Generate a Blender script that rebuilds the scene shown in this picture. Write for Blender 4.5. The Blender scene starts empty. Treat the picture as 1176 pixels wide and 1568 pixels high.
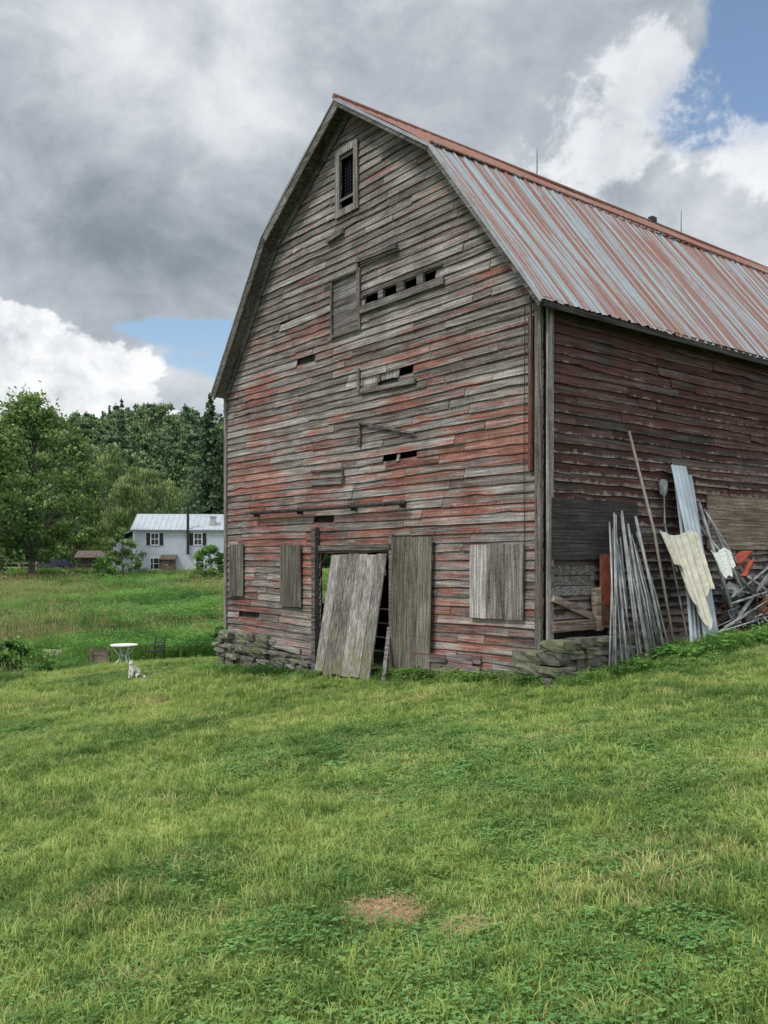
import bpy, bmesh, math, random
import numpy as np
from mathutils import Vector, Matrix, Euler
R=random.Random(7); NR=np.random.RandomState(11)
sc=bpy.context.scene
sc.view_settings.view_transform='Standard'; sc.view_settings.look='None'; sc.view_settings.exposure=0
# ------------------------------------------------------------------ camera
cam=bpy.data.cameras.new('camera'); co=bpy.data.objects.new('camera',cam); sc.collection.objects.link(co)
co.location=(0,0,1.6); co.rotation_euler=(math.radians(90),0,0)
cam.sensor_fit='HORIZONTAL'; cam.sensor_width=36; cam.lens=36*1347/1176; cam.shift_y=71/1176
cam.clip_start=0.05; cam.clip_end=5000
sc.camera=co
# barn frame of reference
TH=math.atan2(.621,.784); CX,CY=2.184,12.0
cT,sT=math.cos(TH),math.sin(TH)
def w2l(x,y): dx,dy=x-CX,y-CY; return dx*cT+dy*sT, -dx*sT+dy*cT
def l2w(lx,ly): return CX+lx*cT-ly*sT, CY+lx*sT+ly*cT
def _ray(px,py): return (px-588)/1347,1.0,(855-py)/1347
def F(px,py,x0=0.0):      # measured point on the gable plane -> (y_local,z)
    dx,dy,dz=_ray(px,py); ox,oy=w2l(0,0); a=dx*cT+dy*sT; b=-dx*sT+dy*cT
    s=(x0-ox)/a; return oy+s*b, 1.6+s*dz
def S(px,py,c=0.0):       # measured point on a plane parallel to the long wall -> (x_local,z)
    dx,dy,dz=_ray(px,py); ox,oy=w2l(0,0); a=dx*cT+dy*sT; b=-dx*sT+dy*cT
    s=(c-oy)/b; return ox+s*a, 1.6+s*dz
def sm(a,b,x):
    t=np.clip((x-a)/(b-a),0,1); return t*t*(3-2*t)
def H(x,y):
    x=np.asarray(x,float); y=np.asarray(y,float)
    plane=2.0*np.tanh(x/20)-.026*np.clip(y,-60,60)
    field=-2.6+2.6*np.clip((y-42)/58,0,1)
    w=sm(20,42,y); z=plane*(1-w)+field*w
    lx,ly=w2l(x,y)
    z=z+.22*sm(.9,2.4,lx)*sm(-2.6,-.5,ly)*(1-sm(20,30,lx))*(1-sm(3,8,ly))
    z=z+.026*np.sin(x*1.7+.6*y)*np.cos(y*1.1-.4*x)+.012*np.sin(x*3.9-y*2.3)
    hill=51+9*np.sin(x*.011+1)+5*np.sin(x*.031)+3*np.sin(x*.06+y*.02)
    z=z+hill*sm(165,400,y)
    return z
def Hf(x,y): return float(H(x,y))
def G(px,py):    # ground point along a survey ray
    dx,dy,dz=_ray(px,py); s=2.0
    while s<400:
        if 1.6+dz*s<=Hf(dx*s,s): break
        s+=.02
    return dx*s,s
# ------------------------------------------------------------------ node helpers
class V:
    def __init__(s,nt,sock): s.nt=nt; s.s=sock
    def _m(s,op,o=None,r=False,c=None):
        n=s.nt.nodes.new('ShaderNodeMath'); n.operation=op
        a,b=(o,s) if r else (s,o)
        for i,v in enumerate([a,b,c]):
            if v is None: continue
            if isinstance(v,V): s.nt.links.new(v.s,n.inputs[i])
            else: n.inputs[i].default_value=float(v)
        return V(s.nt,n.outputs[0])
    def __add__(s,o): return s._m('ADD',o)
    __radd__=__add__
    def __sub__(s,o): return s._m('SUBTRACT',o)
    def __rsub__(s,o): return s._m('SUBTRACT',o,True)
    def __mul__(s,o): return s._m('MULTIPLY',o)
    __rmul__=__mul__
    def __truediv__(s,o): return s._m('DIVIDE',o)
    def f(s,op,o=None): return s._m(op,o)
    def step(s,a,b):
        n=s.nt.nodes.new('ShaderNodeMapRange'); n.interpolation_type='SMOOTHSTEP'
        s.nt.links.new(s.s,n.inputs[0]); n.inputs[1].default_value=a; n.inputs[2].default_value=b
        return V(s.nt,n.outputs[0])
class M:
    def __init__(s,name,world=False):
        if world: s.m=None; s.nt=name
        else:
            s.m=bpy.data.materials.new(name); s.m.use_nodes=True; s.nt=s.m.node_tree
            s.b=s.nt.nodes['Principled BSDF']; s.b.inputs['Roughness'].default_value=.85
            s.b.inputs['Specular IOR Level'].default_value=.25
    def coord(s,k='Object'):
        return s.nt.nodes.new('ShaderNodeTexCoord').outputs[k]
    def pos(s): return s.nt.nodes.new('ShaderNodeNewGeometry').outputs['Position']
    def xyz(s,v):
        n=s.nt.nodes.new('ShaderNodeSeparateXYZ'); s.nt.links.new(v,n.inputs[0]); return [V(s.nt,o) for o in n.outputs]
    def comb(s,a,b,c):
        n=s.nt.nodes.new('ShaderNodeCombineXYZ')
        for i,v in enumerate((a,b,c)):
            if isinstance(v,V): s.nt.links.new(v.s,n.inputs[i])
            else: n.inputs[i].default_value=v
        return n.outputs[0]
    def map(s,v,sc=(1,1,1),loc=(0,0,0)):
        n=s.nt.nodes.new('ShaderNodeMapping'); s.nt.links.new(v,n.inputs[0])
        n.inputs['Scale'].default_value=sc; n.inputs['Location'].default_value=loc; return n.outputs[0]
    def off(s,v,o):
        n=s.nt.nodes.new('ShaderNodeVectorMath'); n.operation='ADD'; s.nt.links.new(v,n.inputs[0]); s.nt.links.new(o.s,n.inputs[1]); return n.outputs[0]
    def noise(s,v,scale=1,det=4,rough=.55,dist=0):
        n=s.nt.nodes.new('ShaderNodeTexNoise'); s.nt.links.new(v,n.inputs['Vector'])
        n.inputs['Scale'].default_value=scale; n.inputs['Detail'].default_value=det; n.inputs['Roughness'].default_value=rough
        n.inputs['Distortion'].default_value=dist; return V(s.nt,n.outputs[0])
    def ramp(s,fac,stops):
        n=s.nt.nodes.new('ShaderNodeValToRGB'); s.nt.links.new(fac.s,n.inputs[0]); e=n.color_ramp.elements
        while len(e)<len(stops): e.new(.5)
        for i,(p,c) in enumerate(stops): e[i].position=p; e[i].color=(*c,1)
        return n.outputs[0]
    def mix(s,fac,a,b,mode='MIX'):
        n=s.nt.nodes.new('ShaderNodeMix'); n.data_type='RGBA'; n.blend_type=mode
        for i,v in ((0,fac),(6,a),(7,b)):
            if isinstance(v,V): s.nt.links.new(v.s,n.inputs[i])
            elif isinstance(v,(int,float)): n.inputs[i].default_value=v
            elif isinstance(v,tuple): n.inputs[i].default_value=(*v,1)
            else: s.nt.links.new(v,n.inputs[i])
        return n.outputs[2]
    def attr(s,name='cd'):
        n=s.nt.nodes.new('ShaderNodeAttribute'); n.attribute_name=name; return s.xyz(n.outputs['Vector'])
    def col(s,c):
        if isinstance(c,tuple): s.b.inputs['Base Color'].default_value=(*c,1)
        else: s.nt.links.new(c,s.b.inputs['Base Color'])
    def bump(s,h,st=.3,d=.01):
        n=s.nt.nodes.new('ShaderNodeBump'); n.inputs['Strength'].default_value=st; n.inputs['Distance'].default_value=d
        s.nt.links.new(h.s,n.inputs['Height']); s.nt.links.new(n.outputs[0],s.b.inputs['Normal'])
    def transl(s,c,f=.3):
        t=s.nt.nodes.new('ShaderNodeBsdfTranslucent'); s.nt.links.new(c,t.inputs[0])
        mx=s.nt.nodes.new('ShaderNodeMixShader'); mx.inputs[0].default_value=f
        s.nt.links.new(s.b.outputs[0],mx.inputs[1]); s.nt.links.new(t.outputs[0],mx.inputs[2])
        s.nt.links.new(mx.outputs[0],s.nt.nodes['Material Output'].inputs[0])
# ------------------------------------------------------------------ mesh builder
class B:
    def __init__(s): s.v=[]; s.f=[]; s.c=[]; s.mi=[]
    def add(s,vs,fs,cd=None,mi=0):
        o=len(s.v); s.v+= [tuple(p) for p in vs]; s.f+=[tuple(i+o for i in f) for f in fs]; s.mi+=[mi]*len(fs)
        if cd is None: r=(R.random(),R.random(),.5); s.c+=[r]*len(vs)
        elif len(cd)==len(vs) and not isinstance(cd[0],(int,float)): s.c+=list(cd)
        else: s.c+=[tuple(cd)]*len(vs)
    def box(s,c,h,rot=None,mi=0,cd=None):
        c=Vector(c); vs=[]
        for x in (-1,1):
            for y in (-1,1):
                for z in (-1,1):
                    p=Vector((x*h[0],y*h[1],z*h[2]))
                    if rot is not None: p=rot@p
                    vs.append(c+p)
        s.add(vs,[(0,1,3,2),(4,6,7,5),(0,4,5,1),(2,3,7,6),(0,2,6,4),(1,5,7,3)],cd,mi)
    def beam(s,a,b,w,d,up=(0,0,1),mi=0,cd=None):
        a=Vector(a); b=Vector(b); z=(b-a).normalized(); x=Vector(up).cross(z)
        if x.length<1e-4: x=Vector((1,0,0)).cross(z)
        x.normalize(); y=z.cross(x); rot=Matrix((x,y,z)).transposed()
        s.box((a+b)/2,(w/2,d/2,(b-a).length/2),rot,mi,cd)
    def tube(s,pts,rad,n=8,mi=0,cd=None,cap=True):
        pts=[Vector(p) for p in pts]; vs=[]; fs=[]
        if isinstance(rad,(int,float)): rad=[rad]*len(pts)
        for i,p in enumerate(pts):
            t=(pts[min(i+1,len(pts)-1)]-pts[max(i-1,0)]).normalized()
            x=t.cross(Vector((.13,.21,.97)));
            if x.length<.05: x=t.cross(Vector((1,0,0)))
            x.normalize(); y=t.cross(x)
            for k in range(n):
                a=2*math.pi*k/n; vs.append(p+rad[i]*(x*math.cos(a)+y*math.sin(a)))
        for i in range(len(pts)-1):
            for k in range(n):
                k2=(k+1)%n; fs.append((i*n+k,i*n+k2,(i+1)*n+k2,(i+1)*n+k))
        if cap: fs.append(tuple(range(n))[::-1]); fs.append(tuple((len(pts)-1)*n+k for k in range(n)))
        s.add(vs,fs,cd,mi)
    def obj(s,name,mats,parent=None,smooth=False,link=True,fixn=True):
        me=bpy.data.meshes.new(name); me.from_pydata([tuple(map(float,p)) for p in s.v],[],s.f)
        a=me.attributes.new('cd','FLOAT_VECTOR','POINT'); a.data.foreach_set('vector',np.array(s.c,dtype=np.float32).ravel())
        if not isinstance(mats,(list,tuple)): mats=[mats]
        for m in mats: me.materials.append(m.m if isinstance(m,M) else m)
        me.polygons.foreach_set('material_index',s.mi)
        if smooth: me.polygons.foreach_set('use_smooth',[True]*len(s.f))
        me.update()
        if fixn:
            bm=bmesh.new(); bm.from_mesh(me); bmesh.ops.recalc_face_normals(bm,faces=bm.faces); bm.to_mesh(me); bm.free()
        ob=bpy.data.objects.new(name,me)
        if link: sc.collection.objects.link(ob)
        if parent: ob.parent=parent
        return ob
def empty(name,loc=(0,0,0),rz=0):
    e=bpy.data.objects.new(name,None); sc.collection.objects.link(e); e.location=loc; e.rotation_euler=(0,0,rz); e.empty_display_size=.1; return e
# ------------------------------------------------------------------ sky + sun
W=bpy.data.worlds.new('World'); sc.world=W; W.use_nodes=True; nt=W.node_tree; nt.nodes.clear()
wm=M(nt,True); d=wm.coord('Generated'); X,Y,Z=wm.xyz(d)
az=X._m('ARCTAN2',Y)*57.2958; el=Z.f('ARCSINE')*57.2958
def blob(a,e,sa,se):
    u=(az-a)/sa; v=(el-e)/se; return ((u*u+v*v)*-1.0).f('EXPONENT')
n1=wm.noise(wm.map(d,(1,1,1.7)),3.6,10,.56,.5); n2=wm.noise(wm.map(d,(1,1,1.3),(3,1,2)),11,10,.62,.4); n3=wm.noise(wm.map(d,(1,1,2.4),(7,3,1)),1.6,5,.5,.2)
nb=wm.noise(wm.map(d,(1,1,1.2),(1,5,2)),22,8,.62,.2)
edge=(n2-.5)*2.0+(n1-.5)*1.0
bl=blob(25.5,30,5.5,7.0)*1.25+blob(19,25.5,4.5,2.4)*.62+blob(-11,14.2,9,.9)*.85+blob(-9.5,12.2,5.5,1.7)*.85+blob(60,30,12,9)*.8+blob(-80,40,15,9)*.8
cu=blob(-21.5,9.8,7.5,3.6)*1.25+blob(-25,14.0,4.5,1.6)*.5
cumu=(cu+(n2-.5)*1.1+(nb-.5)*.6).step(.36,.50)
puff=(blob(14.0,24.5,5.0,4.5)*.85+blob(17,29,3,3)*.6+blob(23.5,22.8,3.5,2.4)*.9+(n2-.5)*1.6+(nb-.5)*.8).step(.42,.72)
blue=(bl+edge*.55).step(.42,.62)*(1.0-cumu)*(1.0-puff*.7)
br=.545+(n1-.5)*.95+(n2-.5)*.42+(n3-.5)*.45+(nb-.5)*.2
br=br-blob(-15,19.0,13,3.4)*.36-blob(-25,24.5,6,2.6)*.12-blob(-6,16,6,2.5)*.10-blob(22,19.5,6,2.4)*.05
br=br+cumu*(.34+(nb-.5)*.9+(n2-.5)*.5)+puff*.26+blob(-19,29.5,9,3)*.24+blob(13,24,8,5)*.10+blob(16,14,14,4)*.18+blob(-12,11,20,1.6)*.12
cc=wm.ramp(br,[(0,(.15,.19,.235)),(.28,(.27,.315,.365)),(.52,(.47,.515,.57)),(.76,(.77,.80,.84)),(1,(.98,.99,1.0))])
sky=nt.nodes.new('ShaderNodeTexSky'); sky.sky_type='NISHITA'; sky.sun_disc=False
SEL,SAZ=56,-128
sky.sun_elevation=math.radians(SEL); sky.sun_rotation=math.radians(SAZ); sky.air_density=1.2; sky.dust_density=.6
bg1=nt.nodes.new('ShaderNodeBackground'); nt.links.new(sky.outputs[0],bg1.inputs[0]); bg1.inputs[1].default_value=.15
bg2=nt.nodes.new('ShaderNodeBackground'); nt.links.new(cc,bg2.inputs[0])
stg=1.0+el.step(33,52)*.9+(Y*-1.0).step(-.3,.5)*.9; nt.links.new(stg.s,bg2.inputs[1])  # clouds overhead and behind the camera, out of view, boosted to light the scene
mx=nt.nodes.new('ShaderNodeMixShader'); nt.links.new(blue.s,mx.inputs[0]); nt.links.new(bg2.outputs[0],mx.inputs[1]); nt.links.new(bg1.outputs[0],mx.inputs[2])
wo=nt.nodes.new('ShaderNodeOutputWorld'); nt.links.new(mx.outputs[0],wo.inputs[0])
sl=bpy.data.lights.new('sun','SUN'); sl.energy=2.8; sl.angle=math.radians(12); sl.color=(1,.94,.85)
so=bpy.data.objects.new('sun',sl); sc.collection.objects.link(so)
a=math.radians(SAZ); e=math.radians(SEL); sd=Vector((math.sin(a)*math.cos(e),math.cos(a)*math.cos(e),math.sin(e)))
so.rotation_euler=sd.to_track_quat('Z','Y').to_euler(); so.location=sd*60
# ------------------------------------------------------------------ materials
def wood(name,axis,redamt,dark=1.0,side=False,moss=0.0,tint=(1,1,1)):
    m=M(name); P=m.coord('Object'); r1,r2,v=m.attr()
    st=[14,14,14]; st[axis]=1.3
    if axis!=2: st[2]=42
    else: st=[34,34,1.3]
    Po=m.off(P,r1*37.0)
    g=m.noise(m.map(Po,tuple(st)),1,6,.68); fine=m.noise(Po,26,4,.7); blot=m.noise(P,1.7,5,.6)
    val=(g-.5)*1.9+(r1-.5)*.34+(fine-.5)*.6+(blot-.5)*.55+.5
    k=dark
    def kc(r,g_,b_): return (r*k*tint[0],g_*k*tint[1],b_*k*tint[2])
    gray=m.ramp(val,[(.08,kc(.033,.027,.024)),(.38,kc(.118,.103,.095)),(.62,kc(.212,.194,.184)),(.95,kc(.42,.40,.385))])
    x,y,z=m.xyz(P); c=gray
    if redamt>0:
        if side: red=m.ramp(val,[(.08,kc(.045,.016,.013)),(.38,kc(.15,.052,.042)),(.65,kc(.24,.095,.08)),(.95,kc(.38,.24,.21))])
        else: red=m.ramp(val,[(.08,kc(.050,.019,.015)),(.38,kc(.168,.058,.044)),(.65,kc(.265,.105,.080)),(.95,kc(.38,.235,.185))])
        big=m.noise(m.map(P,(.6,.6,1.0)),1,4,.6)
        pt=m.noise(m.map(Po,tuple(q*.30 for q in st)),1,7,.72)
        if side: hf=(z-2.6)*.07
        else:
            hf=((z-2.3)*(z-2.3)*-.30).f('EXPONENT')*.24-(z-5.5).f('MAXIMUM',0.0)*.03+((y-1.0)*(y-1.0)*-.5).f('EXPONENT')*.05
        mk=((big-.5)*1.3+(pt-.5)*2.6+(r2-.5)*.22+hf+redamt).step(.38,.72)
        c=m.mix(mk*.92,gray,red)
        brn=m.noise(m.map(P,(.9,.9,.9),(4,4,4)),1,5,.65).step(.46,.72)
        c=m.mix(brn*.45,c,kc(.105,.068,.050))
    if moss>0:
        ms=(m.noise(P,3.5,6,.7)+(1.0-z)*.12+(moss-.5)).step(.55,.8)
        c=m.mix(ms*.7,c,(.15*k,.165*k,.065*k))
    if side:
        pe=((m.noise(Po,7,5,.75)-.5)*1.7+(1.0-v)*.85+(r2-.5)*.2+(big-.5)*.8-(z-3.3)*.12).step(.72,1.0)
        c=m.mix(pe*.8,c,(.27,.225,.21))
    elif redamt>0:
        pe=((fine-.5)*1.5+(1.0-v)*.6+(pt-.5)*1.2).step(.58,1.0); c=m.mix(pe*.4,c,(.40,.36,.34))
    m.col(c); m.bump(val,.5,.006); m.b.inputs['Roughness'].default_value=.9
    return m
mFront=wood('weathered_front_clapboard',1,.31,1.06,moss=.05)
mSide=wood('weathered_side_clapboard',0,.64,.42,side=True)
mGrayV=wood('gray_vertical_planks',2,0,1.05,moss=.50)
mFrameW=wood('pale_frame_wood',2,0,1.0)
mGreenV=wood('mossy_vertical_planks',2,0,.72,moss=.46,tint=(1,1,.88))
mGrayH=wood('gray_horizontal_trim',1,0,.72,moss=.22)
mBleach=wood('bleached_plywood',2,0,1.35,moss=.2)
mRedV=wood('red_vertical_trim',2,.50,.7)
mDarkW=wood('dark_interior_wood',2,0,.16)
mDarkPly=wood('dark_plywood',0,0,.24)
mTanPly=wood('tan_plywood',0,0,.95,tint=(1.15,.95,.8))
mPost=wood('corner_post_wood',2,.05,.95)
mSill=wood('orange_rotten_sill',1,.35,1.0)
def simple(name,c,rough=.6,metal=0,var=.15,scale=8):
    m=M(name); n=m.noise(m.coord('Object'),scale,5,.6)
    m.col(m.ramp(n,[(.25,tuple(x*(1-var*2) for x in c)),(.75,tuple(min(1,x*(1+var)) for x in c))])); m.b.inputs['Roughness'].default_value=rough; m.b.inputs['Metallic'].default_value=metal
    return m
mRoof=M('rusty_corrugated_roof'); P=mRoof.coord('Object'); x,y,z=mRoof.xyz(P)
pan=mRoof.noise(mRoof.comb(x*6.5,0.0,0.0),1,2,.6)
str1=mRoof.noise(mRoof.comb(x*19.0,y*.30,z*.2),1,4,.65)
big=mRoof.noise(P,.5,4,.6); fine=mRoof.noise(P,9,5,.7)
hi=(z-7.85).step(0,.15)
rk=((pan-.5)*1.9+(str1-.5)*1.7+(big-.5)*.35+(fine-.5)*.4+.52+hi*.35).step(.40,.64)
met=mRoof.ramp(str1*.6+fine*.4,[(.3,(.18,.225,.25)),(.7,(.35,.41,.43))])
rst=mRoof.ramp(fine*.5+str1*.5,[(.3,(.13,.050,.034)),(.7,(.28,.135,.098))])
mRoof.col(mRoof.mix(rk,met,rst)); mRoof.b.inputs['Roughness'].default_value=.55; mRoof.b.inputs['Metallic'].default_value=.1
mEdge=simple('galvanised_edge',(.33,.35,.37),.5,.2,.2,3)
mPipe=simple('galvanised_pipe',(.34,.35,.35),.6,.15,.4,5)
mSheet=simple('corrugated_sheet_metal',(.40,.45,.49),.45,.2,.2,2)
mRust=simple('rusty_iron',(.17,.08,.05),.8,.1,.4,9)
mRedP=simple('faded_red_paint',(.30,.065,.04),.7,0,.3,6)
mBlack=simple('black_iron',(.03,.03,.03),.5,0,.2)
mWhite=simple('white_paint',(.68,.68,.66),.5,0,.06,4)
mTarp=simple('cream_tarp_cloth',(.60,.57,.47),.8,0,.15,6)
mTan=simple('weathered_pole_wood',(.36,.32,.27),.85,0,.25,8)
mShed=simple('dark_shed_wood',(.14,.12,.10),.85,0,.25,8)
mStone=M('field_stone'); P=mStone.coord('Object'); r1,r2,v=mStone.attr()
n=mStone.noise(mStone.off(P,r1*20.0),9,7,.7); ms=mStone.noise(P,3,5,.7)
c=mStone.ramp(n*.75+r1*.25,[(.25,(.035,.032,.028)),(.5,(.12,.112,.095)),(.75,(.28,.265,.235))])
c=mStone.mix((ms+(r2-.5)*.3).step(.47,.64)*.6,c,(.10,.12,.045)); mStone.col(c); mStone.bump(n,.8,.03)
# ------------------------------------------------------------------ BARN
barn=empty('old_barn',(CX,CY,0),TH)
WID=9.0; LEN=22.0
RL=[(-.25,5.02),(2.0,7.90),(4.5,9.62),(7.0,7.92),(9.12,5.12)]
def ulo(z):
    z=z+.07
    if z<=RL[0][1]+.33: return 0.0
    if z<RL[1][1]: return max(0.0,RL[0][0]+(z-RL[0][1])/(RL[1][1]-RL[0][1])*(RL[1][0]-RL[0][0]))
    return min(4.5,RL[1][0]+(z-RL[1][1])/(RL[2][1]-RL[1][1])*(RL[2][0]-RL[1][0]))
def uhi(z):
    z=z+.07
    if z<=RL[4][1]+.1: return WID
    if z<RL[3][1]: return min(WID,RL[4][0]+(z-RL[4][1])/(RL[3][1]-RL[4][1])*(RL[3][0]-RL[4][0]))
    return max(4.5,RL[3][0]+(z-RL[3][1])/(RL[2][1]-RL[3][1])*(RL[2][0]-RL[3][0]))
def zmin(y): return float(np.interp(y,[0,1.2,3.2,5.6,9],[-.12,-.16,-.32,-.28,.06]))
fm=lambda u,o,z:(-o,u,z); smf=lambda u,o,z:(u,-o,z)
def crect(x0,x1,ya0,yb0,fn=F):
    xc=(x0+x1)/2; u0=fn(x0,ya0)[0]; u1=fn(x1,ya0)[0]; zt=fn(xc,ya0)[1]; zb=fn(xc,yb0)[1]
    return (min(u0,u1),max(u0,u1),zb,zt)
PZ0,PP=-.34,.137
def snap(r,n=1):
    zc=(r[2]+r[3])/2; k=round((zc-PZ0)/PP-n/2); return (r[0],r[1],PZ0+k*PP,PZ0+(k+n)*PP)
hTop=crect(524,546,234,318)
slots=[crect(561,583,447,461),crect(590,611,436,450),crect(622,642,423,437),crect(652,669,411,426)]
zc=sum(r[2]+r[3] for r in slots)/8; slots=[snap((r[0],r[1],zc-.05,zc+.05)) for r in slots]
low=[snap(crect(589,609,697,708)),snap(crect(614,640,694,706))]; low[1]=(low[1][0],low[1][1],low[0][2],low[0][3])
midp=[crect(557,580,573,584),crect(584,607,568,581),crect(613,634,562,573)]
zc=sum(r[2]+r[3] for r in midp)/6; midp=[snap((r[0],r[1],zc-.05,zc+.05)) for r in midp]
door=(F(605,900)[0],F(493,900)[0],-.9,F(550,842)[1])
panelh=crect(513,553,425,508)
holes=[hTop,door]+slots+low+midp+[panelh]
def sag(u,z): return .022*math.sin(u*.9+1)*math.exp(-z*.3)+.005*math.sin(u*1.7+z*1.3)
def siding(b,mp,z0,z1,pitch,lo,hi,holes,zm,warp=1,miss=.004,back=False):
    z=z0
    while z<z1:
        top=min(z+pitch,z1); a,bb=lo(z),hi(z); a2,b2=lo(top),hi(top)
        cuts=[]
        for (u0,u1,h0,h1) in holes:
            if back:
                if z+pitch*.95>h0 and z+pitch*.05<h1: cuts.append((u0-.03,u1+.03))
            elif z+pitch*.55>h0 and z+pitch*.45<h1: cuts.append((u0,u1))
        pts=[a]; u=a+R.uniform(.4,3.2)
        while u<bb-.3 and not back: pts.append(u); u+=R.choice([R.uniform(.35,.9),R.uniform(.9,2),R.uniform(2.2,4.4),R.uniform(2.2,4.4)])
        pts.append(bb)
        for s0,s1 in zip(pts[:-1],pts[1:]):
            segs=[(s0,s1)]
            for c0,c1 in cuts:
                ns=[]
                for p,q in segs:
                    if c1<=p or c0>=q: ns.append((p,q))
                    else:
                        if c0>p: ns.append((p,c0))
                        if c1<q: ns.append((c1,q))
                segs=ns
            for p,q in segs:
                if q-p<.03: continue
                mid=(p+q)/2
                if z+pitch*.5<zm(mid) : continue
                if not back and .3<q-p<.95 and R.random()<miss*4*(3 if z<.4 else 1): continue
                n=max(1,int((q-p)/.30)); r=(R.random(),R.random())
                j0,j1=R.gauss(0,.0045*warp),R.gauss(0,.0045*warp); o0=abs(R.gauss(0,.007*warp)); o1=abs(R.gauss(0,.007*warp)); gp=.002+abs(R.gauss(0,.004))
                if R.random()<.05*warp: j0-=R.uniform(.01,.04)
                if R.random()<.05*warp: j1-=R.uniform(.01,.04)
                vs=[];cd=[];fs=[]
                for i in range(n+1):
                    t=i/n; ub=p+gp+(q-p-2*gp)*t; ut=ub
                    if p==a: ut=ub+(a2-a)*(1-t)
                    if q==bb: ut=ut+(b2-bb)*t
                    chip=abs(R.gauss(0,.009*warp)) if R.random()<.18 else 0
                    dz=j0*(1-t)+j1*t+sag(ub,z)+(R.gauss(0,.0016*warp) if 0<i<n else 0); o=.03+o0*(1-t)**3+o1*t**3+.006*warp*R.random()
                    if back: vs+=[mp(ub,-.03,z+sag(ub,z)),mp(ut,-.03,top+sag(ub,z))]; cd+=[(r[0],r[1],.5)]*2
                    else:
                        vs+=[mp(ub,o,z-.014+dz+chip),mp(ut,.010,top+.006+dz),mp(ut,-.005,top+.006+dz),mp(ub,o-.02,z-.014+dz+chip)]
                        cd+=[(r[0],r[1],0),(r[0],r[1],1),(r[0],r[1],1),(r[0],r[1],0)]
                for i in range(n):
                    if back: fs.append((2*i,2*i+2,2*i+3,2*i+1))
                    else:
                        for c in range(4):
                            c2=(c+1)%4; fs.append((4*i+c,4*i+4+c,4*i+4+c2,4*i+c2))
                if not back: fs+=[(0,1,2,3),(4*n+3,4*n+2,4*n+1,4*n)]
                b.add(vs,fs,cd)
        z=top
b=B(); siding(b,fm,PZ0,9.5,PP,ulo,uhi,holes,zmin,1.15); b.obj('front_clapboards',mFront,barn)
b=B(); siding(b,fm,PZ0,9.45,PP,ulo,uhi,holes,zmin,back=True); b.obj('front_dark_backing',mDarkW,barn)  # near-black sheet behind the boards; its colour stands in for shade in gaps
sz=lambda u: float(np.interp(u,[0,.9,2,22],[.62,.62,.2,.35]))
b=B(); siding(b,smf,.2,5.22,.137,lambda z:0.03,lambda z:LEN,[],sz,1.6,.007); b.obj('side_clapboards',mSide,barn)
b=B(); siding(b,smf,.2,5.2,.4,lambda z:0.0,lambda z:LEN,[],sz,back=True); b.obj('side_dark_backing',mDarkW,barn)  # same near-black backing, coloured so gaps between boards look shaded
b=B()
for (x0,x1,z0,z1) in [(0,2.1,-1.6,5.2),(3.3,LEN,-1.6,5.2),(2.1,3.3,-1.6,.55),(2.1,3.3,1.7,5.2)]:
    b.box(((x0+x1)/2,WID-.03,(z0+z1)/2),((x1-x0)/2,.03,(z1-z0)/2))
pr=[(0.02,-1.6),(8.95,-1.6),(8.95,5.1),(7.0,7.82),(4.5,9.5),(2.0,7.8),(0.02,5.25)]
b.add([(LEN-.02,y,z) for y,z in pr]+[(LEN-.08,y,z) for y,z in pr],[tuple(range(7)),tuple(range(13,6,-1))])
b.box((LEN/2,WID/2,-.75),(LEN/2-.1,WID/2-.1,.05)); b.box((LEN/2,WID/2,2.55),(LEN/2-.1,WID/2-.12,.05))
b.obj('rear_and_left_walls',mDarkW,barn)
def roofslope(A,Bp,name,off=0.0):
    b=B(); ay,az_=A; by,bz=Bp; L=math.hypot(by-ay,bz-az_); ny,nz=-(bz-az_)/L,(by-ay)/L
    if nz<0: ny,nz=-ny,-nz
    x=-.33; xs=[]
    while x<LEN+.3:
        xs+= [(x,0),(x+.035,.022),(x+.055,.022),(x+.09,0),(x+.15,0),(x+.165,.008),(x+.18,0)]
        x+=.228
    nr=6
    for j in range(nr+1):
        t=j/nr
        for (xx,h) in xs:
            w=.012*math.sin(xx*1.1+t*5)+.01*math.sin(xx*.37+2)
            e=(R.uniform(-.02,.02) if j in(0,) else 0)
            tt=t+e*.3
            b.v.append((xx,ay+(by-ay)*tt+ny*(h+w+off),az_+(bz-az_)*tt+nz*(h+w+off))); b.c.append((.5,.5,.5))
    n=len(xs)
    for j in range(nr):
        for i in range(n-1): b.f.append((j*n+i,j*n+i+1,(j+1)*n+i+1,(j+1)*n+i)); b.mi.append(0)
    b.obj(name,mRoof,barn)
    b=B(); rot=Matrix(((1,0,0),(0,(by-ay)/L,ny),(0,(bz-az_)/L,nz)))
    b.box((LEN/2,(ay+by)/2-ny*.045,(az_+bz)/2-nz*.045),(LEN/2+.29,L/2-.01,.02),rot); b.obj(name+'_deck',mDarkW,barn)
roofslope(RL[0],RL[1],'lower_roof_right'); roofslope(RL[1],RL[2],'upper_roof_right',.006)
roofslope(RL[4],RL[3],'lower_roof_left'); roofslope(RL[3],RL[2],'upper_roof_left',.006)
b=B(); b.tube([(-.34,4.5,9.65),(LEN,4.5,9.65)],.05,8); b.tube([(-.33,1.98,7.93),(LEN,1.98,7.93)],.02,6); b.obj('ridge_cap',mRoof,barn)
b=B(); be=B()
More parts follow.
